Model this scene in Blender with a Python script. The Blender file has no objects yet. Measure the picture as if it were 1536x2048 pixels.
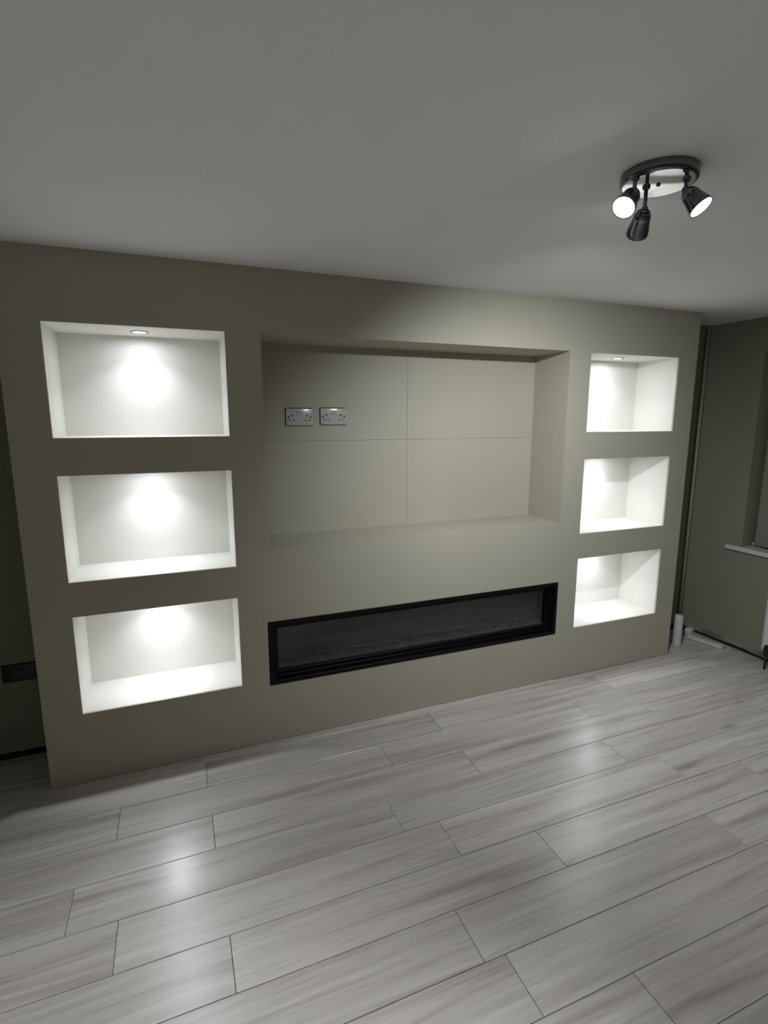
import bpy, bmesh, math, random
from mathutils import Vector, Matrix
random.seed(7)
S = bpy.context.scene
COL = S.collection

# ------------------------------------------------------------------ camera
FOCAL_PX = 1053.034
cam_d = bpy.data.cameras.new('camera')
cam = bpy.data.objects.new('camera', cam_d)
COL.objects.link(cam)
cam_d.sensor_fit = 'HORIZONTAL'
cam_d.sensor_width = 36.0
cam_d.lens = 36.0 * FOCAL_PX / 1536.0
cam_d.clip_start = 0.02
CAM = Vector((0.9636, -2.6185, 1.7121))
yaw, pitch = math.radians(21.5387), math.radians(-10.0634)
fw = Vector((math.sin(yaw) * math.cos(pitch), math.cos(yaw) * math.cos(pitch), math.sin(pitch)))
rt = Vector((math.cos(yaw), -math.sin(yaw), 0))
up = rt.cross(fw)
M = Matrix((rt, up, -fw)).transposed().to_4x4()
M.translation = CAM
cam.matrix_world = M
S.camera = cam

# ------------------------------------------------------------------ world, exposure, lamp strengths
w = bpy.data.worlds.new('night')
S.world = w
w.use_nodes = True
w.node_tree.nodes['Background'].inputs[0].default_value = (0.55, 0.65, 0.8, 1)
w.node_tree.nodes['Background'].inputs[1].default_value = 0.004
S.view_settings.view_transform = 'Standard'
S.view_settings.look = 'None'
S.view_settings.exposure = 0.70
S.view_settings.gamma = 1.0
S.view_settings.use_curve_mapping = False
NICHE_W = (0.58, 0.42)                         # each recessed downlight in the niches
SPOT_W = (124.0, 66.0, 25.0)            # the three heads of the ceiling spotlight
LAMP_COL = (0.92, 0.96, 1.0)
NICHE_COL = (0.905, 0.955, 1.02)

# ------------------------------------------------------------------ helpers
def tag(o, label=None, cat=None, group=None, kind=None):
    if label: o['label'] = label
    if cat: o['category'] = cat
    if group: o['group'] = group
    if kind: o['kind'] = kind
    return o

def empty(name, loc=(0, 0, 0), label=None, cat=None, group=None, kind=None):
    o = bpy.data.objects.new(name, None)
    o.empty_display_size = 0.05
    COL.objects.link(o)
    o.location = loc
    return tag(o, label, cat, group, kind)

def obj(name, bm, mat, parent=None, smooth=False, loc=None, angle=None):
    me = bpy.data.meshes.new(name)
    bmesh.ops.recalc_face_normals(bm, faces=bm.faces)
    if smooth:
        for f in bm.faces: f.smooth = True
        if angle:
            for e in bm.edges:
                if len(e.link_faces) == 2 and e.calc_face_angle(0) > angle: e.smooth = False
    bm.to_mesh(me); bm.free()
    if mat: me.materials.append(mat)
    o = bpy.data.objects.new(name, me)
    COL.objects.link(o)
    if parent: o.parent = parent
    if loc is not None: o.location = loc
    return o

def box(bm, x0, x1, y0, y1, z0, z1, bev=0.0, seg=2):
    vs = [bm.verts.new((x, y, z)) for z in (z0, z1) for y in (y0, y1) for x in (x0, x1)]
    fs = [(0, 2, 3, 1), (4, 5, 7, 6), (0, 1, 5, 4), (2, 6, 7, 3), (0, 4, 6, 2), (1, 3, 7, 5)]
    ff = [bm.faces.new([vs[i] for i in f]) for f in fs]
    if bev:
        ed = list({e for f in ff for e in f.edges})
        bmesh.ops.bevel(bm, geom=ed, offset=bev, segments=seg, affect='EDGES', profile=0.5)
    return bm

def BM(): return bmesh.new()

def bxo(name, mat, parent, x0, x1, y0, y1, z0, z1, bev=0.0, seg=2, smooth=False):
    return obj(name, box(BM(), x0, x1, y0, y1, z0, z1, bev, seg), mat, parent, smooth)

def frame_of(axis):
    a = Vector(axis).normalized()
    t = Vector((0, 0, 1)) if abs(a.z) < 0.9 else Vector((1, 0, 0))
    u = a.cross(t).normalized()
    return a, u, a.cross(u)

def lathe(bm, prof, axis=(0, 0, 1), origin=(0, 0, 0), n=32, close=False):
    """prof: list of (distance along axis, radius)"""
    a, u, v = frame_of(axis)
    o = Vector(origin)
    rings = []
    for h, r in prof:
        if r < 1e-6:
            rings.append([bm.verts.new(o + a * h)])
        else:
            rings.append([bm.verts.new(o + a * h + (u * math.cos(2 * math.pi * i / n) + v * math.sin(2 * math.pi * i / n)) * r) for i in range(n)])
    if close: rings.append(rings[0])
    for A, B in zip(rings, rings[1:]):
        for i in range(n):
            j = (i + 1) % n
            if len(A) == 1 and len(B) == 1: continue
            if len(A) == 1: bm.faces.new((A[0], B[i], B[j]))
            elif len(B) == 1: bm.faces.new((A[i], B[0], A[j]))
            else: bm.faces.new((A[i], B[i], B[j], A[j]))
    return bm

def tube(bm, pts, r, n=10):
    pts = [Vector(p) for p in pts]
    rings = []
    for i, p in enumerate(pts):
        d = (pts[min(i + 1, len(pts) - 1)] - pts[max(i - 1, 0)])
        a, u, v = frame_of(d)
        rings.append([bm.verts.new(p + (u * math.cos(2 * math.pi * k / n) + v * math.sin(2 * math.pi * k / n)) * r) for k in range(n)])
    for A, B in zip(rings, rings[1:]):
        for k in range(n):
            bm.faces.new((A[k], B[k], B[(k + 1) % n], A[(k + 1) % n]))
    bm.faces.new(rings[0]); bm.faces.new(rings[-1])
    return bm

# ------------------------------------------------------------------ materials
def mat(name, col, rough=0.5, metal=0.0, spec=0.5):
    m = bpy.data.materials.new(name)
    m.use_nodes = True
    b = m.node_tree.nodes['Principled BSDF']
    b.inputs['Base Color'].default_value = (*col, 1)
    b.inputs['Roughness'].default_value = rough
    b.inputs['Metallic'].default_value = metal
    b.inputs['Specular IOR Level'].default_value = spec
    return m

class NT:
    def __init__(s, m):
        s.t = m.node_tree; s.n = s.t.nodes; s.l = s.t.links
        s.b = s.n['Principled BSDF']
    def new(s, typ, **kw):
        n = s.n.new(typ)
        for k, v in kw.items(): setattr(n, k, v)
        return n
    def ln(s, a, b): s.l.new(a, b)

def bump(nt, height_socket, strength, dist):
    bp = nt.new('ShaderNodeBump')
    bp.inputs['Strength'].default_value = strength
    bp.inputs['Distance'].default_value = dist
    nt.ln(height_socket, bp.inputs['Height'])
    nt.ln(bp.outputs[0], nt.b.inputs['Normal'])

def paint(name, col, rough, var=0.04, scale=2.0, bscale=220, bstr=0.12, spec=0.35):
    """emulsion paint: faint large mottling plus roller stipple"""
    m = mat(name, col, rough, 0, spec)
    t = NT(m)
    tc = t.new('ShaderNodeTexCoord')
    n = t.new('ShaderNodeTexNoise'); n.inputs['Scale'].default_value = scale; n.inputs['Detail'].default_value = 5
    t.ln(tc.outputs['Object'], n.inputs['Vector'])
    mx = t.new('ShaderNodeMix', data_type='RGBA')
    mx.inputs['A'].default_value = (*[c * (1 - var) for c in col], 1)
    mx.inputs['B'].default_value = (*[c * (1 + var) for c in col], 1)
    t.ln(n.outputs['Fac'], mx.inputs['Factor'])
    t.ln(mx.outputs['Result'], t.b.inputs['Base Color'])
    s = t.new('ShaderNodeTexNoise'); s.inputs['Scale'].default_value = bscale; s.inputs['Detail'].default_value = 3
    t.ln(tc.outputs['Object'], s.inputs['Vector'])
    bump(t, s.outputs['Fac'], bstr, 0.0015)
    return m

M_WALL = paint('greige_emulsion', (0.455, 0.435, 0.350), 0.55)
M_NICHE = paint('lightened_niche_paint', (0.79, 0.775, 0.725), 0.6)  # wall paint lightened so the niches look brightly and evenly lit
M_CEIL = paint('white_ceiling_paint', (0.90, 0.91, 0.925), 0.8, 0.03, 1.3, 160, 0.15, 0.2)

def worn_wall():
    """the older walls: same greige in a darkened tone, brown dust and bare white plaster along the torn lower edge"""
    m = paint('greige_emulsion_old_wall_dimmed', (0.275, 0.263, 0.205), 0.6)  # base tone lowered to offset spot spill and keep these walls dim
    t = NT(m)
    src = t.b.inputs['Base Color'].links[0].from_socket
    g = t.new('ShaderNodeNewGeometry'); sp = t.new('ShaderNodeSeparateXYZ')
    t.ln(g.outputs['Position'], sp.inputs[0])
    n = t.new('ShaderNodeTexNoise'); n.inputs['Scale'].default_value = 7; n.inputs['Detail'].default_value = 6
    t.ln(g.outputs['Position'], n.inputs['Vector'])
    ma = t.new('ShaderNodeMath', operation='MULTIPLY_ADD'); ma.inputs[1].default_value = -0.16
    t.ln(n.outputs['Fac'], ma.inputs[0]); t.ln(sp.outputs['Z'], ma.inputs[2])
    r = t.new('ShaderNodeMapRange'); r.inputs[1].default_value = -0.03; r.inputs[2].default_value = 0.005
    r.inputs[3].default_value = 1.0; r.inputs[4].default_value = 0.0
    t.ln(ma.outputs[0], r.inputs[0])
    n2 = t.new('ShaderNodeTexNoise'); n2.inputs['Scale'].default_value = 3.1; n2.inputs['Detail'].default_value = 3
    t.ln(g.outputs['Position'], n2.inputs['Vector'])
    cr = t.new('ShaderNodeValToRGB')
    cr.color_ramp.elements[0].position = 0.44; cr.color_ramp.elements[0].color = (0.185, 0.160, 0.125, 1)
    cr.color_ramp.elements[1].position = 0.56; cr.color_ramp.elements[1].color = (0.33, 0.315, 0.275, 1)
    t.ln(n2.outputs['Fac'], cr.inputs[0])
    mx = t.new('ShaderNodeMix', data_type='RGBA')
    t.ln(r.outputs[0], mx.inputs['Factor']); t.ln(src, mx.inputs['A']); t.ln(cr.outputs[0], mx.inputs['B'])
    t.ln(mx.outputs['Result'], t.b.inputs['Base Color'])
    return m
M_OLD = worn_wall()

def wood():
    m = mat('grey_oak_laminate', (0.45, 0.42, 0.39), 0.36, 0, 1.0)
    t = NT(m)
    tc = t.new('ShaderNodeTexCoord'); oi = t.new('ShaderNodeObjectInfo')
    off = t.new('ShaderNodeVectorMath', operation='MULTIPLY')
    off.inputs[1].default_value = (37.0, 19.0, 0.0)
    cmb = t.new('ShaderNodeCombineXYZ')
    t.ln(oi.outputs['Random'], cmb.inputs[0]); t.ln(oi.outputs['Random'], cmb.inputs[1])
    t.ln(cmb.outputs[0], off.inputs[0])
    add = t.new('ShaderNodeVectorMath', operation='ADD')
    t.ln(tc.outputs['Object'], add.inputs[0]); t.ln(off.outputs[0], add.inputs[1])
    # slow warp so that the grain wanders
    wn = t.new('ShaderNodeTexNoise'); wn.inputs['Scale'].default_value = 1.6; wn.inputs['Detail'].default_value = 2
    t.ln(add.outputs[0], wn.inputs['Vector'])
    wv = t.new('ShaderNodeVectorMath', operation='MULTIPLY_ADD')
    wv.inputs[1].default_value = (0.0, 0.045, 0.0)
    t.ln(wn.outputs['Fac'], wv.inputs[0]); t.ln(add.outputs[0], wv.inputs[2])
    def streak(sx, sy, detail, rough=0.6):
        mp = t.new('ShaderNodeMapping'); mp.inputs['Scale'].default_value = (sx, sy, 1)
        t.ln(wv.outputs[0], mp.inputs['Vector'])
        n = t.new('ShaderNodeTexNoise'); n.inputs['Scale'].default_value = 1; n.inputs['Detail'].default_value = detail
        n.inputs['Roughness'].default_value = rough
        t.ln(mp.outputs[0], n.inputs['Vector'])
        return n.outputs['Fac']
    broad = streak(0.7, 15, 5)
    mid = streak(1.7, 60, 5, 0.65)
    fine = streak(6, 300, 3, 0.7)
    r1 = t.new('ShaderNodeValToRGB')
    e = r1.color_ramp.elements
    e[0].position = 0.30; e[0].color = (0.41, 0.365, 0.335, 1)
    e[1].position = 0.68; e[1].color = (0.70, 0.655, 0.615, 1)
    k = e.new(0.48); k.color = (0.61, 0.565, 0.525, 1)
    t.ln(broad, r1.inputs[0])
    r2 = t.new('ShaderNodeMapRange'); r2.inputs[1].default_value = 0.3; r2.inputs[2].default_value = 0.7
    r2.inputs[3].default_value = 0.79; r2.inputs[4].default_value = 1.12
    t.ln(mid, r2.inputs[0])
    r3 = t.new('ShaderNodeMapRange'); r3.inputs[1].default_value = 0.3; r3.inputs[2].default_value = 0.7
    r3.inputs[3].default_value = 0.93; r3.inputs[4].default_value = 1.05
    t.ln(fine, r3.inputs[0])
    r4 = t.new('ShaderNodeMapRange'); r4.inputs[3].default_value = 0.90; r4.inputs[4].default_value = 1.08
    t.ln(oi.outputs['Random'], r4.inputs[0])
    # sparse knots
    mpk = t.new('ShaderNodeMapping'); mpk.inputs['Scale'].default_value = (1.5, 5.2, 1)
    t.ln(wv.outputs[0], mpk.inputs['Vector'])
    vo = t.new('ShaderNodeTexVoronoi'); vo.inputs['Scale'].default_value = 1.0
    t.ln(mpk.outputs[0], vo.inputs['Vector'])
    r5 = t.new('ShaderNodeMapRange'); r5.interpolation_type = 'SMOOTHSTEP'
    r5.inputs[1].default_value = 0.03; r5.inputs[2].default_value = 0.14
    r5.inputs[3].default_value = 0.66; r5.inputs[4].default_value = 1.0
    t.ln(vo.outputs['Distance'], r5.inputs[0])
    def mul(a, b):
        n = t.new('ShaderNodeMath', operation='MULTIPLY'); t.ln(a, n.inputs[0]); t.ln(b, n.inputs[1]); return n.outputs[0]
    f = mul(mul(r2.outputs[0], r3.outputs[0]), mul(r4.outputs[0], r5.outputs[0]))
    vm = t.new('ShaderNodeVectorMath', operation='SCALE')
    t.ln(r1.outputs[0], vm.inputs[0]); t.ln(f, vm.inputs['Scale'])
    t.ln(vm.outputs[0], t.b.inputs['Base Color'])
    rr = t.new('ShaderNodeMapRange'); rr.inputs[3].default_value = 0.23; rr.inputs[4].default_value = 0.34
    t.ln(mid, rr.inputs[0]); t.ln(rr.outputs[0], t.b.inputs['Roughness'])
    bump(t, fine, 0.10, 0.0006)
    return m
M_WOOD = wood()
M_SUB = mat('dark_underlay', (0.035, 0.030, 0.026), 0.9)
M_GAP = paint('dark_gap_brown', (0.055, 0.034, 0.024), 0.95, 0.3, 20, 60, 0.6)
M_WHITEP = paint('white_socket_plastic', (0.52, 0.52, 0.495), 0.20, 0.01, 3, 300, 0.01, 0.5)
M_WHITE = paint('white_gloss', (0.66, 0.66, 0.63), 0.30, 0.02, 3, 200, 0.03, 0.5)
M_BLACKP = paint('black_plastic', (0.012, 0.012, 0.012), 0.35, 0.1, 4, 300, 0.02, 0.5)
M_FIRE = paint('black_powder_coat', (0.0035, 0.0035, 0.004), 0.45, 0.1, 4, 500, 0.03, 0.22)
M_FIREBACK = paint('charcoal_fire_back', (0.105, 0.103, 0.103), 0.7, 0.15, 6, 300, 0.05, 0.4)
M_LOG = paint('charred_log', (0.045, 0.040, 0.037), 0.8, 0.5, 25, 60, 0.8, 0.3)
M_EMBER = paint('grey_ember_glass', (0.075, 0.075, 0.077), 0.5, 0.4, 60, 200, 0.4, 0.5)
M_HOLE = mat('dark_slot', (0.01, 0.01, 0.01), 0.8)
M_CHROME = mat('black_chrome', (0.18, 0.19, 0.205), 0.16, 1.0)
M_MIRROR = mat('polished_chrome', (0.62, 0.63, 0.66), 0.06, 1.0)
M_STEEL = mat('satin_nickel', (0.45, 0.45, 0.44), 0.35, 1.0)
M_PIPE = paint('painted_pipe', (0.31, 0.30, 0.255), 0.5)
M_BLIND = paint('grey_green_blind_fabric', (0.24, 0.24, 0.195), 0.85, 0.05, 30, 500, 0.2)
M_PRINT = mat('grey_print', (0.16, 0.16, 0.17), 0.5)

def glass():
    m = mat('fire_glass', (1, 1, 1), 0.03)
    b = m.node_tree.nodes['Principled BSDF']
    b.inputs['Transmission Weight'].default_value = 1.0
    b.inputs['IOR'].default_value = 1.45
    return m
M_GLASS = glass()

def emit(name, col, strength):
    m = bpy.data.materials.new(name); m.use_nodes = True
    n = m.node_tree.nodes; n.clear()
    e = n.new('ShaderNodeEmission'); o = n.new('ShaderNodeOutputMaterial')
    e.inputs[0].default_value = (*col, 1); e.inputs[1].default_value = strength
    m.node_tree.links.new(e.outputs[0], o.inputs[0])
    return m
M_NLAMP = emit('led_downlight_lens', NICHE_COL, 84.0)
M_SLAMP = emit('led_spot_lens', LAMP_COL, 14.0)

# ------------------------------------------------------------------ dimensions (metres)
H = 2.40
XL, XR = 0.3231, 4.2448              # media wall ends
YB = 0.346                           # old back wall
WX0, WX1, WY0 = -0.25, 4.79, -4.3    # left wall, right wall, wall behind the camera
NL = (0.4823, 1.2089)
NR = (3.3499, 4.0811)
ROWS_L = [(1.6297, 2.1068), (0.9879, 1.4670), (0.3499, 0.8259)]
ROWS_R = [(1.6290, 2.1058), (0.9808, 1.4604), (0.3420, 0.8154)]
DL, DR, DT = 0.317, 0.334, 0.327
TV = (1.3723, 3.1893, 1.0630, 2.1087)
FP = (1.3505, 3.2027, 0.3225, 0.6756)
FT = 0.012                           # board thickness

# ------------------------------------------------------------------ room shell
floor = obj('floor', box(BM(), WX0 - 0.2, WX1 + 0.3, WY0 - 0.2, YB + 0.25, -0.12, -0.0085), M_SUB)
tag(floor, kind='structure')
PW, PL, GAP = 0.197, 1.245, 0.0017
START = {-2: 0.30, -1: 0.72, 0: 1.006, 1: 0.635, 2: 1.012, 3: 0.513, 4: 0.676, 5: 1.030, 6: 0.535, 7: 0.610, 8: 0.95}
meshes = {}
def plank_mesh(l):
    k = round(l, 3)
    if k not in meshes:
        bm = BM(); c = 0.0012
        g = GAP / 2
        # body with a chamfered top edge: bottom ring, shoulder ring, top ring
        def ring(i, z): return [bm.verts.new(p + (z,)) for p in ((g + i, g + i), (k - g - i, g + i), (k - g - i, PW - g - i), (g + i, PW - g - i))]
        a, b, d = ring(0, -0.008), ring(0, -c * 0.8), ring(c, 0.0)
        for A, B in ((a, b), (b, d)):
            for i in range(4): bm.faces.new((A[i], A[(i + 1) % 4], B[(i + 1) % 4], B[i]))
        bm.faces.new(d); bm.faces.new(a[::-1])
        bmesh.ops.recalc_face_normals(bm, faces=bm.faces)
        me = bpy.data.meshes.new('floor_plank'); bm.to_mesh(me); bm.free()
        me.materials.append(M_WOOD)
        meshes[k] = me
    return meshes[k]
for r in range(-2, 22):
    ytop = -0.051 - PW * r
    if ytop - PW < WY0 - 0.1: break
    x0 = START.get(r, random.uniform(0, PL))
    x = x0 - PL * math.ceil((x0 - WX0) / PL)
    while x < WX1 + 0.015:
        a, b = max(x, WX0), min(x + PL, WX1 + 0.018)
        if b - a > 0.03:
            o = bpy.data.objects.new('floor_plank', plank_mesh(b - a))
            COL.objects.link(o); o.parent = floor
            o.location = (a, ytop - PW, 0)
        x += PL

ceil = obj('ceiling', box(BM(), WX0 - 0.2, WX1 + 0.3, WY0 - 0.2, YB + 0.25, H, H + 0.1), M_CEIL)
tag(ceil, kind='structure')

def ragged_wall(bm, along, a0, a1, face, depth, z_fn, holes=(), step=0.035):
    """a plastered wall whose lower edge is torn; along 'x' or 'y'. Boxes of plaster with an uneven foot."""
    def P(s, d, z): return (s, face + d, z) if along == 'x' else (face + d, s, z)
    zs = 0.12
    n = int((a1 - a0) / step)
    top0, foot0, top1, foot1 = [], [], [], []
    for i in range(n + 1):
        s = a0 + (a1 - a0) * i / n
        z = z_fn(s)
        foot0.append(bm.verts.new(P(s, 0.0, z))); top0.append(bm.verts.new(P(s, 0, zs)))
        foot1.append(bm.verts.new(P(s, depth, z))); top1.append(bm.verts.new(P(s, depth, zs)))
    for i in range(n):
        bm.faces.new((foot0[i], foot0[i + 1], top0[i + 1], top0[i]))
        bm.faces.new((foot0[i], foot0[i + 1], foot1[i + 1], foot1[i]))
        bm.faces.new((foot1[i], foot1[i + 1], top1[i + 1], top1[i]))
    def bx(s0, s1, z0, z1):
        if along == 'x': box(bm, s0, s1, face, face + depth, z0, z1)
        else: box(bm, face, face + depth, s0, s1, z0, z1)
    if not holes: bx(a0, a1, zs, H)
    else:
        h0, h1, hz0, hz1 = holes
        bx(a0, a1, zs, hz0); bx(a0, a1, hz1, H); bx(a0, h0, hz0, hz1); bx(h1, a1, hz0, hz1)
    return bm

rj = random.Random(3)
def jag(base, amp):
    ph = [rj.uniform(0, 6.28) for _ in range(4)]
    return lambda s: base + amp * (0.5 * math.sin(9 * s + ph[0]) + 0.3 * math.sin(23 * s + ph[1]) + 0.3 * math.sin(61 * s + ph[2]) + rj.uniform(-.25, .25))

wb = obj('wall_back', ragged_wall(BM(), 'x', WX0, WX1, YB, 0.2, jag(0.030, 0.006)), M_OLD)
tag(wb, kind='structure')
obj('dark_gap_fill', box(BM(), WX0, WX1, YB + 0.03, YB + 0.19, -0.008, 0.02), M_GAP, wb)  # dark brown box filling the gap under the plaster
WIN = (-1.95, -0.080, 0.757, 2.162)
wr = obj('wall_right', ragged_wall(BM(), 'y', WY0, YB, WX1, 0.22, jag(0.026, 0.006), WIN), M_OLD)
tag(wr, kind='structure')
obj('dark_gap_fill', box(BM(), WX1 + 0.022, WX1 + 0.2, WY0, YB, -0.008, 0.016), M_GAP, wr)
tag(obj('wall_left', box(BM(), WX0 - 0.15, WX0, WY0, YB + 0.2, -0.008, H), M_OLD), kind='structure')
tag(obj('wall_front', box(BM(), WX0 - 0.15, WX1 + 0.2, WY0 - 0.15, WY0, -0.008, H), M_OLD), kind='structure')

# window in the right wall
win = empty('window_1', (WX1 + 0.17, (WIN[0] + WIN[1]) / 2, WIN[2]), kind='structure')
def rel(o, root): o.location = o.location - root.location; return o
fx0, fx1 = WX1 + 0.150, WX1 + 0.205
bm = BM()
box(bm, fx0, fx1, WIN[0] + .001, WIN[1] - .001, WIN[2] + .03, WIN[2] + 0.09, 0.004)
box(bm, fx0, fx1, WIN[0] + .001, WIN[1] - .001, WIN[3] - 0.06, WIN[3] - .001, 0.004)
for y in (WIN[0] + .001, -1.03, WIN[1] - 0.061): box(bm, fx0, fx1, y, y + 0.06, WIN[2] + 0.09, WIN[3] - 0.06, 0.004)
rel(obj('window_frame', bm, M_WHITE, win), win)
for y0, y1 in ((WIN[0] + 0.06, -1.03), (-0.97, WIN[1] - 0.06)):
    rel(bxo('window_pane', M_GLASS, win, fx0 + 0.022, fx0 + 0.028, y0, y1, WIN[2] + 0.09, WIN[3] - 0.06), win)
sill = rel(bxo('window_sill', M_WHITE, win, WX1 - 0.0008, WX1 + 0.149, WIN[0] + .001, WIN[1] - .001, WIN[2] + .001, WIN[2] + 0.027, 0.0), win)
rel(bxo('sill_nose', M_WHITE, win, WX1 - 0.028, WX1 - 0.001, WIN[0] - 0.10, 0.028, WIN[2] - 0.004, WIN[2] + 0.028, 0.004), win)

bl = empty('roller_blind', (WX1 + 0.085, -1.0, 2.10), 'grey-green roller blind drawn down inside the window of the right wall', 'blind')
bx = WX1 + 0.085
rel(bxo('blind_fabric', M_BLIND, bl, bx - 0.001, bx + 0.001, -1.89, -0.118, 0.800, 2.13), bl)
rel(obj('bottom_bar', lathe(BM(), [(0, 0), (0, .009), (1.786, .009), (1.786, 0)], (0, -1, 0), (bx, -0.110, 0.806), 14), M_BLIND, bl, True, angle=.8), bl)
rel(obj('roller_tube', lathe(BM(), [(0, 0), (0, .024), (1.78, .024), (1.78, 0)], (0, -1, 0), (bx, -0.113, 2.125), 20), M_BLIND, bl, True, angle=.8), bl)
for y in (-0.1125, -1.8975):
    rel(bxo('bracket', M_WHITE, bl, bx - .026, bx + .026, y - .0035, y + .0035, 2.09, WIN[3] - .0005), bl)
rel(bxo('bar_end_cap', M_WHITE, bl, bx - .012, bx + .012, -0.1095, -0.1035, .796, .818, .002), bl)

# radiator under the window: only its near-corner end shows at the right edge of the picture
rad = empty('radiator', (WX1 - 0.06, -1.0, 0.1), 'white panel radiator on the right wall below the window sill', 'radiator')
bm = BM()
y1, y0 = -0.372, -1.75
box(bm, WX1 - 0.100, WX1 - 0.085, y0, y1, 0.12, 0.52, 0.006, 3)
box(bm, WX1 - 0.040, WX1 - 0.028, y0, y1, 0.12, 0.52, 0.004, 2)
for k in range(40):
    if k > 37: break
    y = y0 + 0.03 + k * (y1 - y0 - 0.06) / 39
    lathe(bm, [(0, 0), (0.0, .009), (.34, .009), (.34, 0)], (0, 0, 1), (WX1 - 0.101, y, .15), 6)
rel(obj('panel', bm, M_WHITE, rad), rad)
rel(bxo('end_cover', M_WHITE, rad, WX1 - 0.100, WX1 - 0.026, y1 + .0005, y1 + .006, 0.125, 0.515, .002), rad)
rel(obj('valve', lathe(BM(), [(0, 0), (0, .017), (.045, .019), (.07, .017), (.075, .010), (.078, 0)], (0, 0, 1), (WX1 - 0.122, y1 - 0.045, 0.10), 16), M_BLACKP, rad, True, angle=.7), rad)
rel(obj('pipe_tail', tube(BM(), [(WX1 - .122, y1 - .045, 0.0), (WX1 - .122, y1 - .045, .100)], .0075), M_BLACKP, rad, True), rad)
for y in (-0.62, -1.5):
    rel(bxo('wall_bracket', M_WHITE, rad, WX1 - .030, WX1 - .0005, y - .02, y + .02, .2, .45), rad)

# painted pipe in the right-hand alcove
pp = obj('pipe', tube(BM(), [(4.752, YB - .016, 0.0), (4.752, YB - .016, H)], .0125, 14), M_PIPE, None, True)
tag(pp, 'slim painted vertical pipe in the dark back corner right of the media wall', 'pipe')

# ------------------------------------------------------------------ media wall
mw = empty('media_wall', (0, 0, 0), 'greige painted media wall with six lit niches, a wide recess and a long fire opening', 'media wall')
holes = [(NL[0], NL[1], a, b) for a, b in ROWS_L] + [(NR[0], NR[1], a, b) for a, b in ROWS_R] + [TV, FP]
xs = sorted({XL, XR} | {h[0] for h in holes} | {h[1] for h in holes})
zs = sorted({0.003, H} | {h[2] for h in holes} | {h[3] for h in holes})
bm = BM(); V = {}
def vv(x, z):
    if (x, z) not in V: V[(x, z)] = bm.verts.new((x, 0, z))
    return V[(x, z)]
for x0, x1 in zip(xs, xs[1:]):
    for z0, z1 in zip(zs, zs[1:]):
        cx, cz = (x0 + x1) / 2, (z0 + z1) / 2
        if any(h[0] < cx < h[1] and h[2] < cz < h[3] for h in holes): continue
        bm.faces.new((vv(x0, z0), vv(x1, z0), vv(x1, z1), vv(x0, z1)))
for v in list(bm.verts):
    if not v.link_faces: bm.verts.remove(v)
geo = bmesh.ops.extrude_face_region(bm, geom=list(bm.faces))
for g in geo['geom']:
    if isinstance(g, bmesh.types.BMVert): g.co.y = FT
bm.faces.ensure_lookup_table()
obj('front_panel', bm, M_WALL, mw)
bxo('side_panel', M_WALL, mw, XL, XL + FT, FT, YB - .0005, 0.0, H)
bxo('side_panel', M_WALL, mw, XR - FT, XR, FT, YB - .0005, 0.0, H)

def liner(name, x0, x1, z0, z1, d, back=True, t=0.009, m=None):
    bm = BM()
    box(bm, x0 - t, x1 + t, FT, d, z1, z1 + t)
    box(bm, x0 - t, x1 + t, FT, d, z0 - t, z0)
    box(bm, x0 - t, x0, FT, d, z0, z1)
    box(bm, x1, x1 + t, FT, d, z0, z1)
    if back: box(bm, x0 - t, x1 + t, d, d + t, z0 - t, z1 + t)
    return obj(name, bm, m or M_WALL, mw)
for a, b in ROWS_L: liner('display_niche', NL[0], NL[1], a, b, DL, m=M_NICHE)
for a, b in ROWS_R: liner('display_niche', NR[0], NR[1], a, b, DR, m=M_NICHE)
rec = liner('television_recess', *TV, DT - 0.004, False)
JX, JZ = 2.277, 1.588
g = 0.0006
for x0, x1, z0, z1 in ((TV[0], JX - g, JZ + g, TV[3]), (JX + g, TV[1], JZ + g, TV[3]), (TV[0], JX - g, TV[2], JZ - g), (JX + g, TV[1], TV[2], JZ - g)):
    bxo('back_panel', M_WALL, rec, x0, x1, DT, DT + 0.010, z0, z1, 0.0002, 1)
bxo('back_batten', M_WALL, rec, TV[0] - .009, TV[1] + .009, DT + 0.0105, DT + 0.017, TV[2] - .009, TV[3] + .009)
bm = BM()                              # the four strips that close the liner onto the back panels
box(bm, TV[0] - .009, TV[0], DT - .004, DT + .0105, TV[2] - .009, TV[3] + .009)
box(bm, TV[1], TV[1] + .009, DT - .004, DT + .0105, TV[2] - .009, TV[3] + .009)
box(bm, TV[0], TV[1], DT - .004, DT + .0105, TV[3], TV[3] + .009)
box(bm, TV[0], TV[1], DT - .004, DT + .0105, TV[2] - .009, TV[2])
obj('edge_strip', bm, M_WALL, rec)

# ------------------------------------------------------------------ downlights in the niches
def downlight(x, y, z, label, watts):
    d = empty('recessed_downlight', (x, y, z), label, 'downlight', 'recessed downlights in the niches')
    obj('trim_ring', lathe(BM(), [(0.0, .027), (-.003, .0275), (-.0045, .031), (-.0045, .037), (-.003, .040), (0.0, .041)], n=36), M_STEEL, d, True)
    obj('lens', lathe(BM(), [(-.0015, 0), (-.0015, .0268)], n=28), M_NLAMP, d)
    ld = bpy.data.lights.new('led_downlight', 'AREA')
    ld.shape = 'DISK'; ld.size = .046; ld.energy = watts; ld.color = NICHE_COL
    ld.spread = math.radians(112)
    lo = bpy.data.objects.new('led_downlight', ld); COL.objects.link(lo)
    lo.location = (x, y, z - .003)
names = ('top', 'middle', 'bottom')
for k, (a, b) in enumerate(ROWS_L):
    downlight(0.845, 0.160, b, 'lit round downlight in the ceiling of the %s niche, left column' % names[k], NICHE_W[0])
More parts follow.
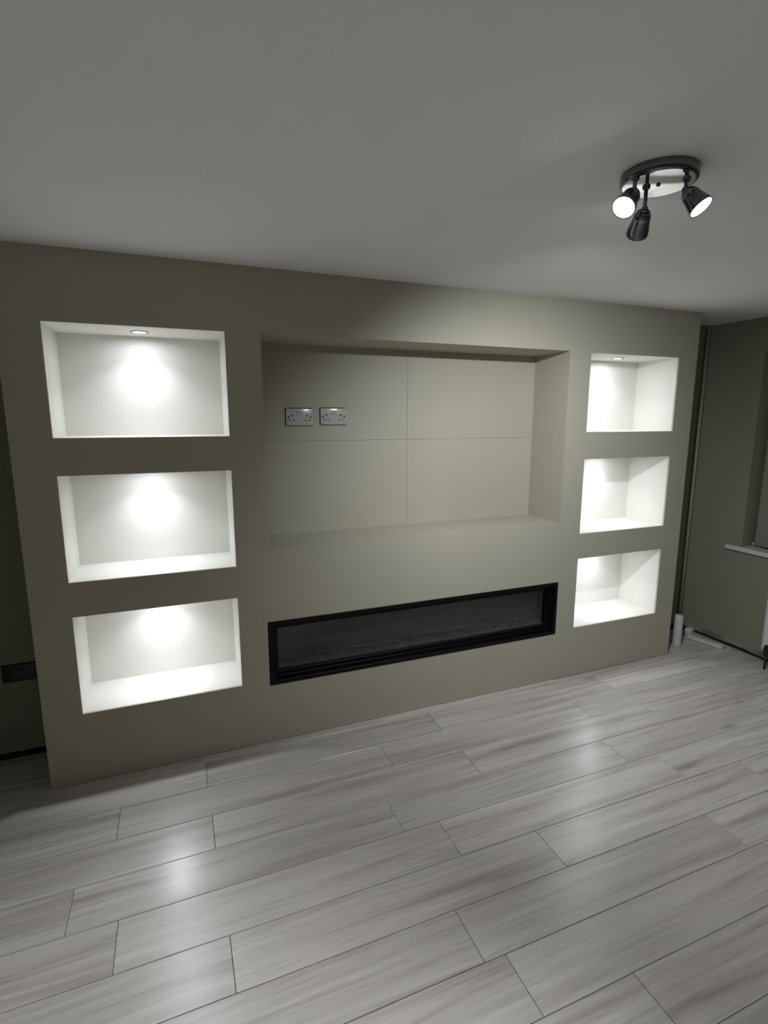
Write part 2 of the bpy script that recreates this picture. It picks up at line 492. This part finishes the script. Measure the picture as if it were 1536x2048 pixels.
for k, (a, b) in enumerate(ROWS_R):
    downlight(3.737, 0.180, b, 'lit round downlight in the ceiling of the %s niche, right column' % names[k], NICHE_W[1])

# ------------------------------------------------------------------ electric fire
fp = empty('electric_fireplace', (FP[0], 0, FP[2]), 'long black linear electric fire set low in the media wall under the recess', 'fireplace')
def rect_frame(x0, x1, z0, z1, wd, y0, y1, wb=None, bev=0.0015):
    wb = wb or wd
    bm = BM()
    box(bm, x0, x1, y0, y1, z1 - wd, z1, bev, 1)
    box(bm, x0, x1, y0, y1, z0, z0 + wb, bev, 1)
    box(bm, x0, x0 + wd, y0, y1, z0 + wb, z1 - wd, bev, 1)
    box(bm, x1 - wd, x1, y0, y1, z0 + wb, z1 - wd, bev, 1)
    return bm
e = .0012
fx0_, fx1_, fz0, fz1 = FP[0] + e, FP[1] - e, FP[2] + e, FP[3] - e
rel(obj('outer_frame', rect_frame(fx0_, fx1_, fz0, fz1, 0.022, -0.004, 0.055), M_FIRE, fp), fp)
rel(obj('inner_frame', rect_frame(fx0_ + .0222, fx1_ - .0222, fz0 + .0222, fz1 - .0222, 0.016, 0.022, 0.055), M_FIRE, fp), fp)
rel(obj('glass_surround', rect_frame(fx0_ + .038, fx1_ - .038, fz0 + .038, fz1 - .038, 0.016, 0.040, 0.055, 0.016), M_FIRE, fp), fp)
gx0, gx1, gz0, gz1 = fx0_ + .054, fx1_ - .054, fz0 + .054, fz1 - .054
rel(bxo('glass_screen', M_GLASS, fp, gx0 - .012, gx1 + .012, 0.0555, 0.0595, gz0 - .012, gz1 + .012), fp)
bm = BM()
box(bm, fx0_, fx1_, 0.185, 0.195, fz0, fz1)
rel(obj('back_screen', bm, M_FIREBACK, fp), fp)
bm = BM()
for (a, b, c, d) in ((fx0_, fx1_, fz1 - .01, fz1), (fx0_, fx1_, fz0, fz0 + .01), (fx0_, fx0_ + .01, fz0 + .01, fz1 - .01), (fx1_ - .01, fx1_, fz0 + .01, fz1 - .01)):
    box(bm, a, b, 0.060, 0.185, c, d)
rel(obj('fire_box', bm, M_FIRE, fp), fp)
rel(bxo('ember_tray', M_FIREBACK, fp, gx0 - .02, gx1 + .02, 0.066, 0.184, fz0 + .011, gz0 + .008), fp)
rl = random.Random(11)
n_log = 17
for k in range(n_log):
    x = gx0 + 0.06 + (gx1 - gx0 - 0.12) * k / (n_log - 1) + rl.uniform(-.02, .02)
    ang = rl.uniform(-0.5, 0.5); tilt = rl.uniform(-.16, .16); L = rl.uniform(.09, .17); R = rl.uniform(.011, .019)
    ax = Vector((math.cos(ang) * math.cos(tilt), math.sin(ang), math.sin(tilt))).normalized()
    bm = BM()
    prof = [(-L / 2, 0)] + [(-L / 2 + L * i / 6, R * rl.uniform(.8, 1.12)) for i in range(7)] + [(L / 2, 0)]
    o = Vector((min(max(x, gx0 + .10), gx1 - .10), 0.122 + rl.uniform(-.012, .012), gz0 + .030 + rl.uniform(-.003, .022)))
    lathe(bm, prof, ax, o, 9)
    for v in bm.verts: v.co += Vector((rl.uniform(-1, 1), rl.uniform(-1, 1), rl.uniform(-1, 1))) * .0022
    rel(obj('log', bm, M_LOG, fp, True, angle=.9), fp)
bm = BM()
for k in range(900):
    x, y = rl.uniform(gx0, gx1), rl.uniform(.072, .172)
    s = rl.uniform(.004, .010)
    m4 = Matrix.Translation((x, y, gz0 + .010 + s * .4)) @ Matrix.Rotation(rl.uniform(0, 6), 4, Vector((rl.uniform(-1, 1), rl.uniform(-1, 1), 1)).normalized())
    bmesh.ops.create_icosphere(bm, subdivisions=1, radius=s, matrix=m4 @ Matrix.Diagonal((1, rl.uniform(.5, 1), rl.uniform(.4, .9), 1)))
tag(rel(obj('ember_bed', bm, M_EMBER, fp), fp), kind='stuff')

# ------------------------------------------------------------------ sockets
def double_socket(x, z, y, label, body, tilt=0.0, wd=0.153, ht=0.092):
    s = empty('double_socket', (x, y, z), label, 'socket', 'double sockets in the wide recess' if y == DT else None)
    bxo('shadow_gap_sheet', M_HOLE, s, -wd / 2 - .0032, wd / 2 + .0008, -0.0022, -.0003, -ht / 2 - .0030, ht / 2 + .0036)  # dark sheet larger than the plate, draws the shadow line round its edges
    bxo('face_plate', body, s, -wd / 2, wd / 2, -0.0105, -0.0023, -ht / 2, ht / 2, 0.0030, 3, True)
    for sx in (-1, 1):
        bm = box(BM(), -.0072, .0072, -.0022, .0022, -.0115, .0115, .0008, 1)
        for v in bm.verts: v.co.y -= 0.0016 * (v.co.z / .0115) * 1.0
        obj('rocker_switch', bm, body, s, loc=(sx * .0085, -.0122, .021))
        bm = BM()
        cx = sx * .046
        ear = -1 if sx < 0 else 1
        for (dx, dz, w2, h2) in ((-.017 if sx < 0 else .017, -.001, .0036, .0045), (.004 if sx < 0 else -.004, .008, .0036, .0048), (-.008 if sx < 0 else .008, -.018, .0040, .0026), (.013 if sx < 0 else -.013, -.018, .0040, .0026)):
            box(bm, cx + dx - w2, cx + dx + w2, -.0112, -.0104, dz - h2, dz + h2)
        obj('pin_holes', bm, M_HOLE, s)
    for sx in (-1, 1):
        obj('screw', lathe(BM(), [(0, 0), (0, .0032), (.0006, .0028), (.0006, 0)], (0, -1, 0), (sx * .0602, -.0105, .004), 12), body, s)
    s.rotation_euler = (0, tilt, 0)
    return s
double_socket(1.6187, 1.7205, DT, 'white double socket in the wide recess, left one of the pair, no glare', M_WHITEP, 0.004)
double_socket(1.8140, 1.7235, DT, 'white double socket in the wide recess, right one with a bright streak along its top', M_WHITEP, 0.0)
double_socket(0.1700, 0.4575, YB, 'black double socket low on the dark wall left of the media wall', M_BLACKP, 0.0, 0.152, 0.088)

# ------------------------------------------------------------------ ceiling spotlight
BC = Vector((2.295, -1.378, H))
sp = empty('ceiling_spotlight', BC, 'round dark chrome ceiling light with three adjustable spot heads', 'ceiling light')
obj('base_plate', lathe(BM(), [(0, 0), (0, .1015), (-.004, .1025), (-.024, .1025), (-.0285, .0995), (-.030, .095)], n=64), M_CHROME, sp, True, angle=.9)
obj('plate_face', lathe(BM(), [(-.0298, .0952), (-.0302, .090), (-.0302, .0)], n=64), M_MIRROR, sp, True, angle=.9)
obj('centre_screw', lathe(BM(), [(-.0302, .006), (-.034, .0055), (-.0355, .003), (-.0355, 0)], n=16), M_CHROME, sp, True, angle=.9)
def head(base, joint, end, power, aim=None, blend=0.8, angle=105):
    base, joint, end = Vector(base), Vector(joint), Vector(end)
    ax = (end - joint); L = ax.length; ax.normalize()
    b, j = base - BC, joint - BC
    st = BM()
    tube(st, [b + Vector((0, 0, .0005)), j], .0055, 12)
    lathe(st, [(0, .011), (-.006, .010), (-.008, .006)], (0, 0, 1), b, 16)
    obj('stem', st, M_CHROME, sp, True, angle=.8)
    kn = BM()
    bmesh.ops.create_uvsphere(kn, u_segments=16, v_segments=10, radius=.0105, matrix=Matrix.Translation(j))
    obj('knuckle', kn, M_CHROME, sp, True)
    # bell-shaped shade: outer skin, rolled lip, inner skin
    R = .0322
    prof = [(.004, .0), (.004, .014), (.010, .0195), (.022, .0235), (.040, .0260), (.060, .0305), (L - .003, R), (L, R - .0006), (L - .001, R - .0028), (L - .010, R - .004)]
    hd = obj('spot_head', lathe(BM(), prof, ax, j, 40), M_CHROME, sp, True, angle=.9)
    obj('slot', lathe(BM(), [(.020, .0236), (.0215, .0242), (.023, .0239)], ax, j, 40), M_STEEL, hd, True)
    obj('lens', lathe(BM(), [(L - .0040, R - .0034), (L - .0030, .015), (L - .0026, 0)], ax, j, 32), M_SLAMP, hd, True)
    ld = bpy.data.lights.new('led_beam', 'SPOT')
    ld.energy = power; ld.color = LAMP_COL; ld.shadow_soft_size = .018
    ld.spot_size = math.radians(angle); ld.spot_blend = blend
    lo = bpy.data.objects.new('led_beam', ld); COL.objects.link(lo)
    lo.location = end + ax * .004
    d = (Vector(aim) - lo.location).normalized() if aim else ax
    lo.rotation_euler = d.to_track_quat('-Z', 'Y').to_euler()
head((2.2031, -1.3829, 2.370), (2.2031, -1.3829, 2.3356), (2.1526, -1.3985, 2.2824), SPOT_W[0], (0.30, -2.55, 0), 1.0, 92)
head((2.2765, -1.3532, 2.370), (2.2765, -1.3532, 2.3089), (2.3123, -1.2966, 2.2652), SPOT_W[1], (2.95, 0, 0.95), 1.0, 118)
E3 = Vector((2.3575, -1.4730, 2.2850))
d3 = (E3 - CAM).normalized()
ax3 = (Vector((0.5713, -0.3633, -0.7362)) * 0.93 - d3 * 0.36).normalized()
J3 = E3 - ax3 * .072
head((J3.x, J3.y, 2.370), J3, E3, SPOT_W[2], None, .9, 110)

# ------------------------------------------------------------------ things on the floor in the right alcove
rt_ = empty('router', (4.447, 0.094, 0.0), 'white upright round-edged router with small grey print standing by the media wall end', 'router')
bm = BM()
sec = [(.0, 0), (.0, .027), (.003, .0300), (.010, .0312), (.225, .0300), (.238, .0288), (.243, .025), (.245, 0)]
lathe(bm, sec, n=36)
for v in bm.verts:
    if v.co.z > .2: v.co.z -= (v.co.x * -0.25 + v.co.y * 0.0) * 0.0 + max(0, -v.co.y) * .15
obj('case', bm, M_WHITE, rt_, True, angle=.9)
bm = BM()
def mark(bm, a0, a1, z0, z1, n=3):
    vs = []
    for z in (z0, z1):
        rr = .0312 - (z - .010) * .0012 / .215 + .00025
        vs.append([bm.verts.new((rr * math.cos(a0 + (a1 - a0) * i / n), rr * math.sin(a0 + (a1 - a0) * i / n), z)) for i in range(n + 1)])
    for i in range(n): bm.faces.new((vs[0][i], vs[0][i + 1], vs[1][i + 1], vs[1][i]))
A = -1.15
mark(bm, A - .20, A + .16, .028, .066)
for k, (z, l) in enumerate(((.082, .42), (.090, .50), (.098, .36), (.106, .46), (.114, .30))): mark(bm, A - .2, A - .2 + l, z, z + .0030)
mark(bm, A + .05, A + .22, .122, .152)
obj('printed_marks', bm, M_PRINT, rt_)

ex = empty('extension_lead', (4.690, 0.038, 0.0), 'flat white extension lead block lying along the torn foot of the right wall', 'extension lead')
ex.rotation_euler = (0, 0, math.atan2(-0.227, 0.048))
bm = box(BM(), -.128, .128, -.031, .031, .0, .026, .007, 3)
obj('block', bm, M_WHITE, ex, True, angle=.9)
for k in range(3):
    bm = BM(); cx = -.075 + k * .066
    for dx, dy, w2, h2 in ((-.011, 0, .0045, .002), (.009, .011, .002, .0036), (.009, -.011, .002, .0036)):
        box(bm, cx + dx - w2, cx + dx + w2, dy - h2, dy + h2, .0260, .0264)
    obj('pin_holes', bm, M_HOLE, ex)
bm = BM()
tube(bm, [(-.126, 0, .008), (-.15, .0, .006), (-.165, -.03, .0045), (-.158, -.08, .0045), (-.13, -.14, .0045), (-.11, -.20, .0045)], .004, 8)
obj('cable', bm, M_WHITE, ex, True)

pl = empty('plug_adapter', (4.722, 0.208, 0.0), 'rounded white plug adapter at the far end of the extension lead', 'adapter')
bm = box(BM(), -.036, .036, -.026, .026, .0, .056, .015, 4)
for v in bm.verts:
    if v.co.z > .03: v.co.x *= .88; v.co.y *= .88
obj('body', bm, M_WHITE, pl, True, angle=.9)
bxo('earth_pin', M_STEEL, pl, .0330, .048, -.004, .004, .026, .032)
pl.rotation_euler = (0, 0, .15)
pa = empty('power_brick', (4.716, 0.284, 0.0), 'small black power adapter in the dark corner behind the white adapter', 'adapter')
obj('body', box(BM(), -.024, .024, -.018, .018, .0, .070, .008, 3), M_BLACKP, pa, True, angle=.9)
obj('cable', tube(BM(), [(0.0, -.008, .068), (-.006, -.014, .082), (-.022, -.02, .076), (-.034, -.024, .045), (-.045, -.03, .006), (-.075, -.045, .004)], .003, 8), M_BLACKP, pa, True)
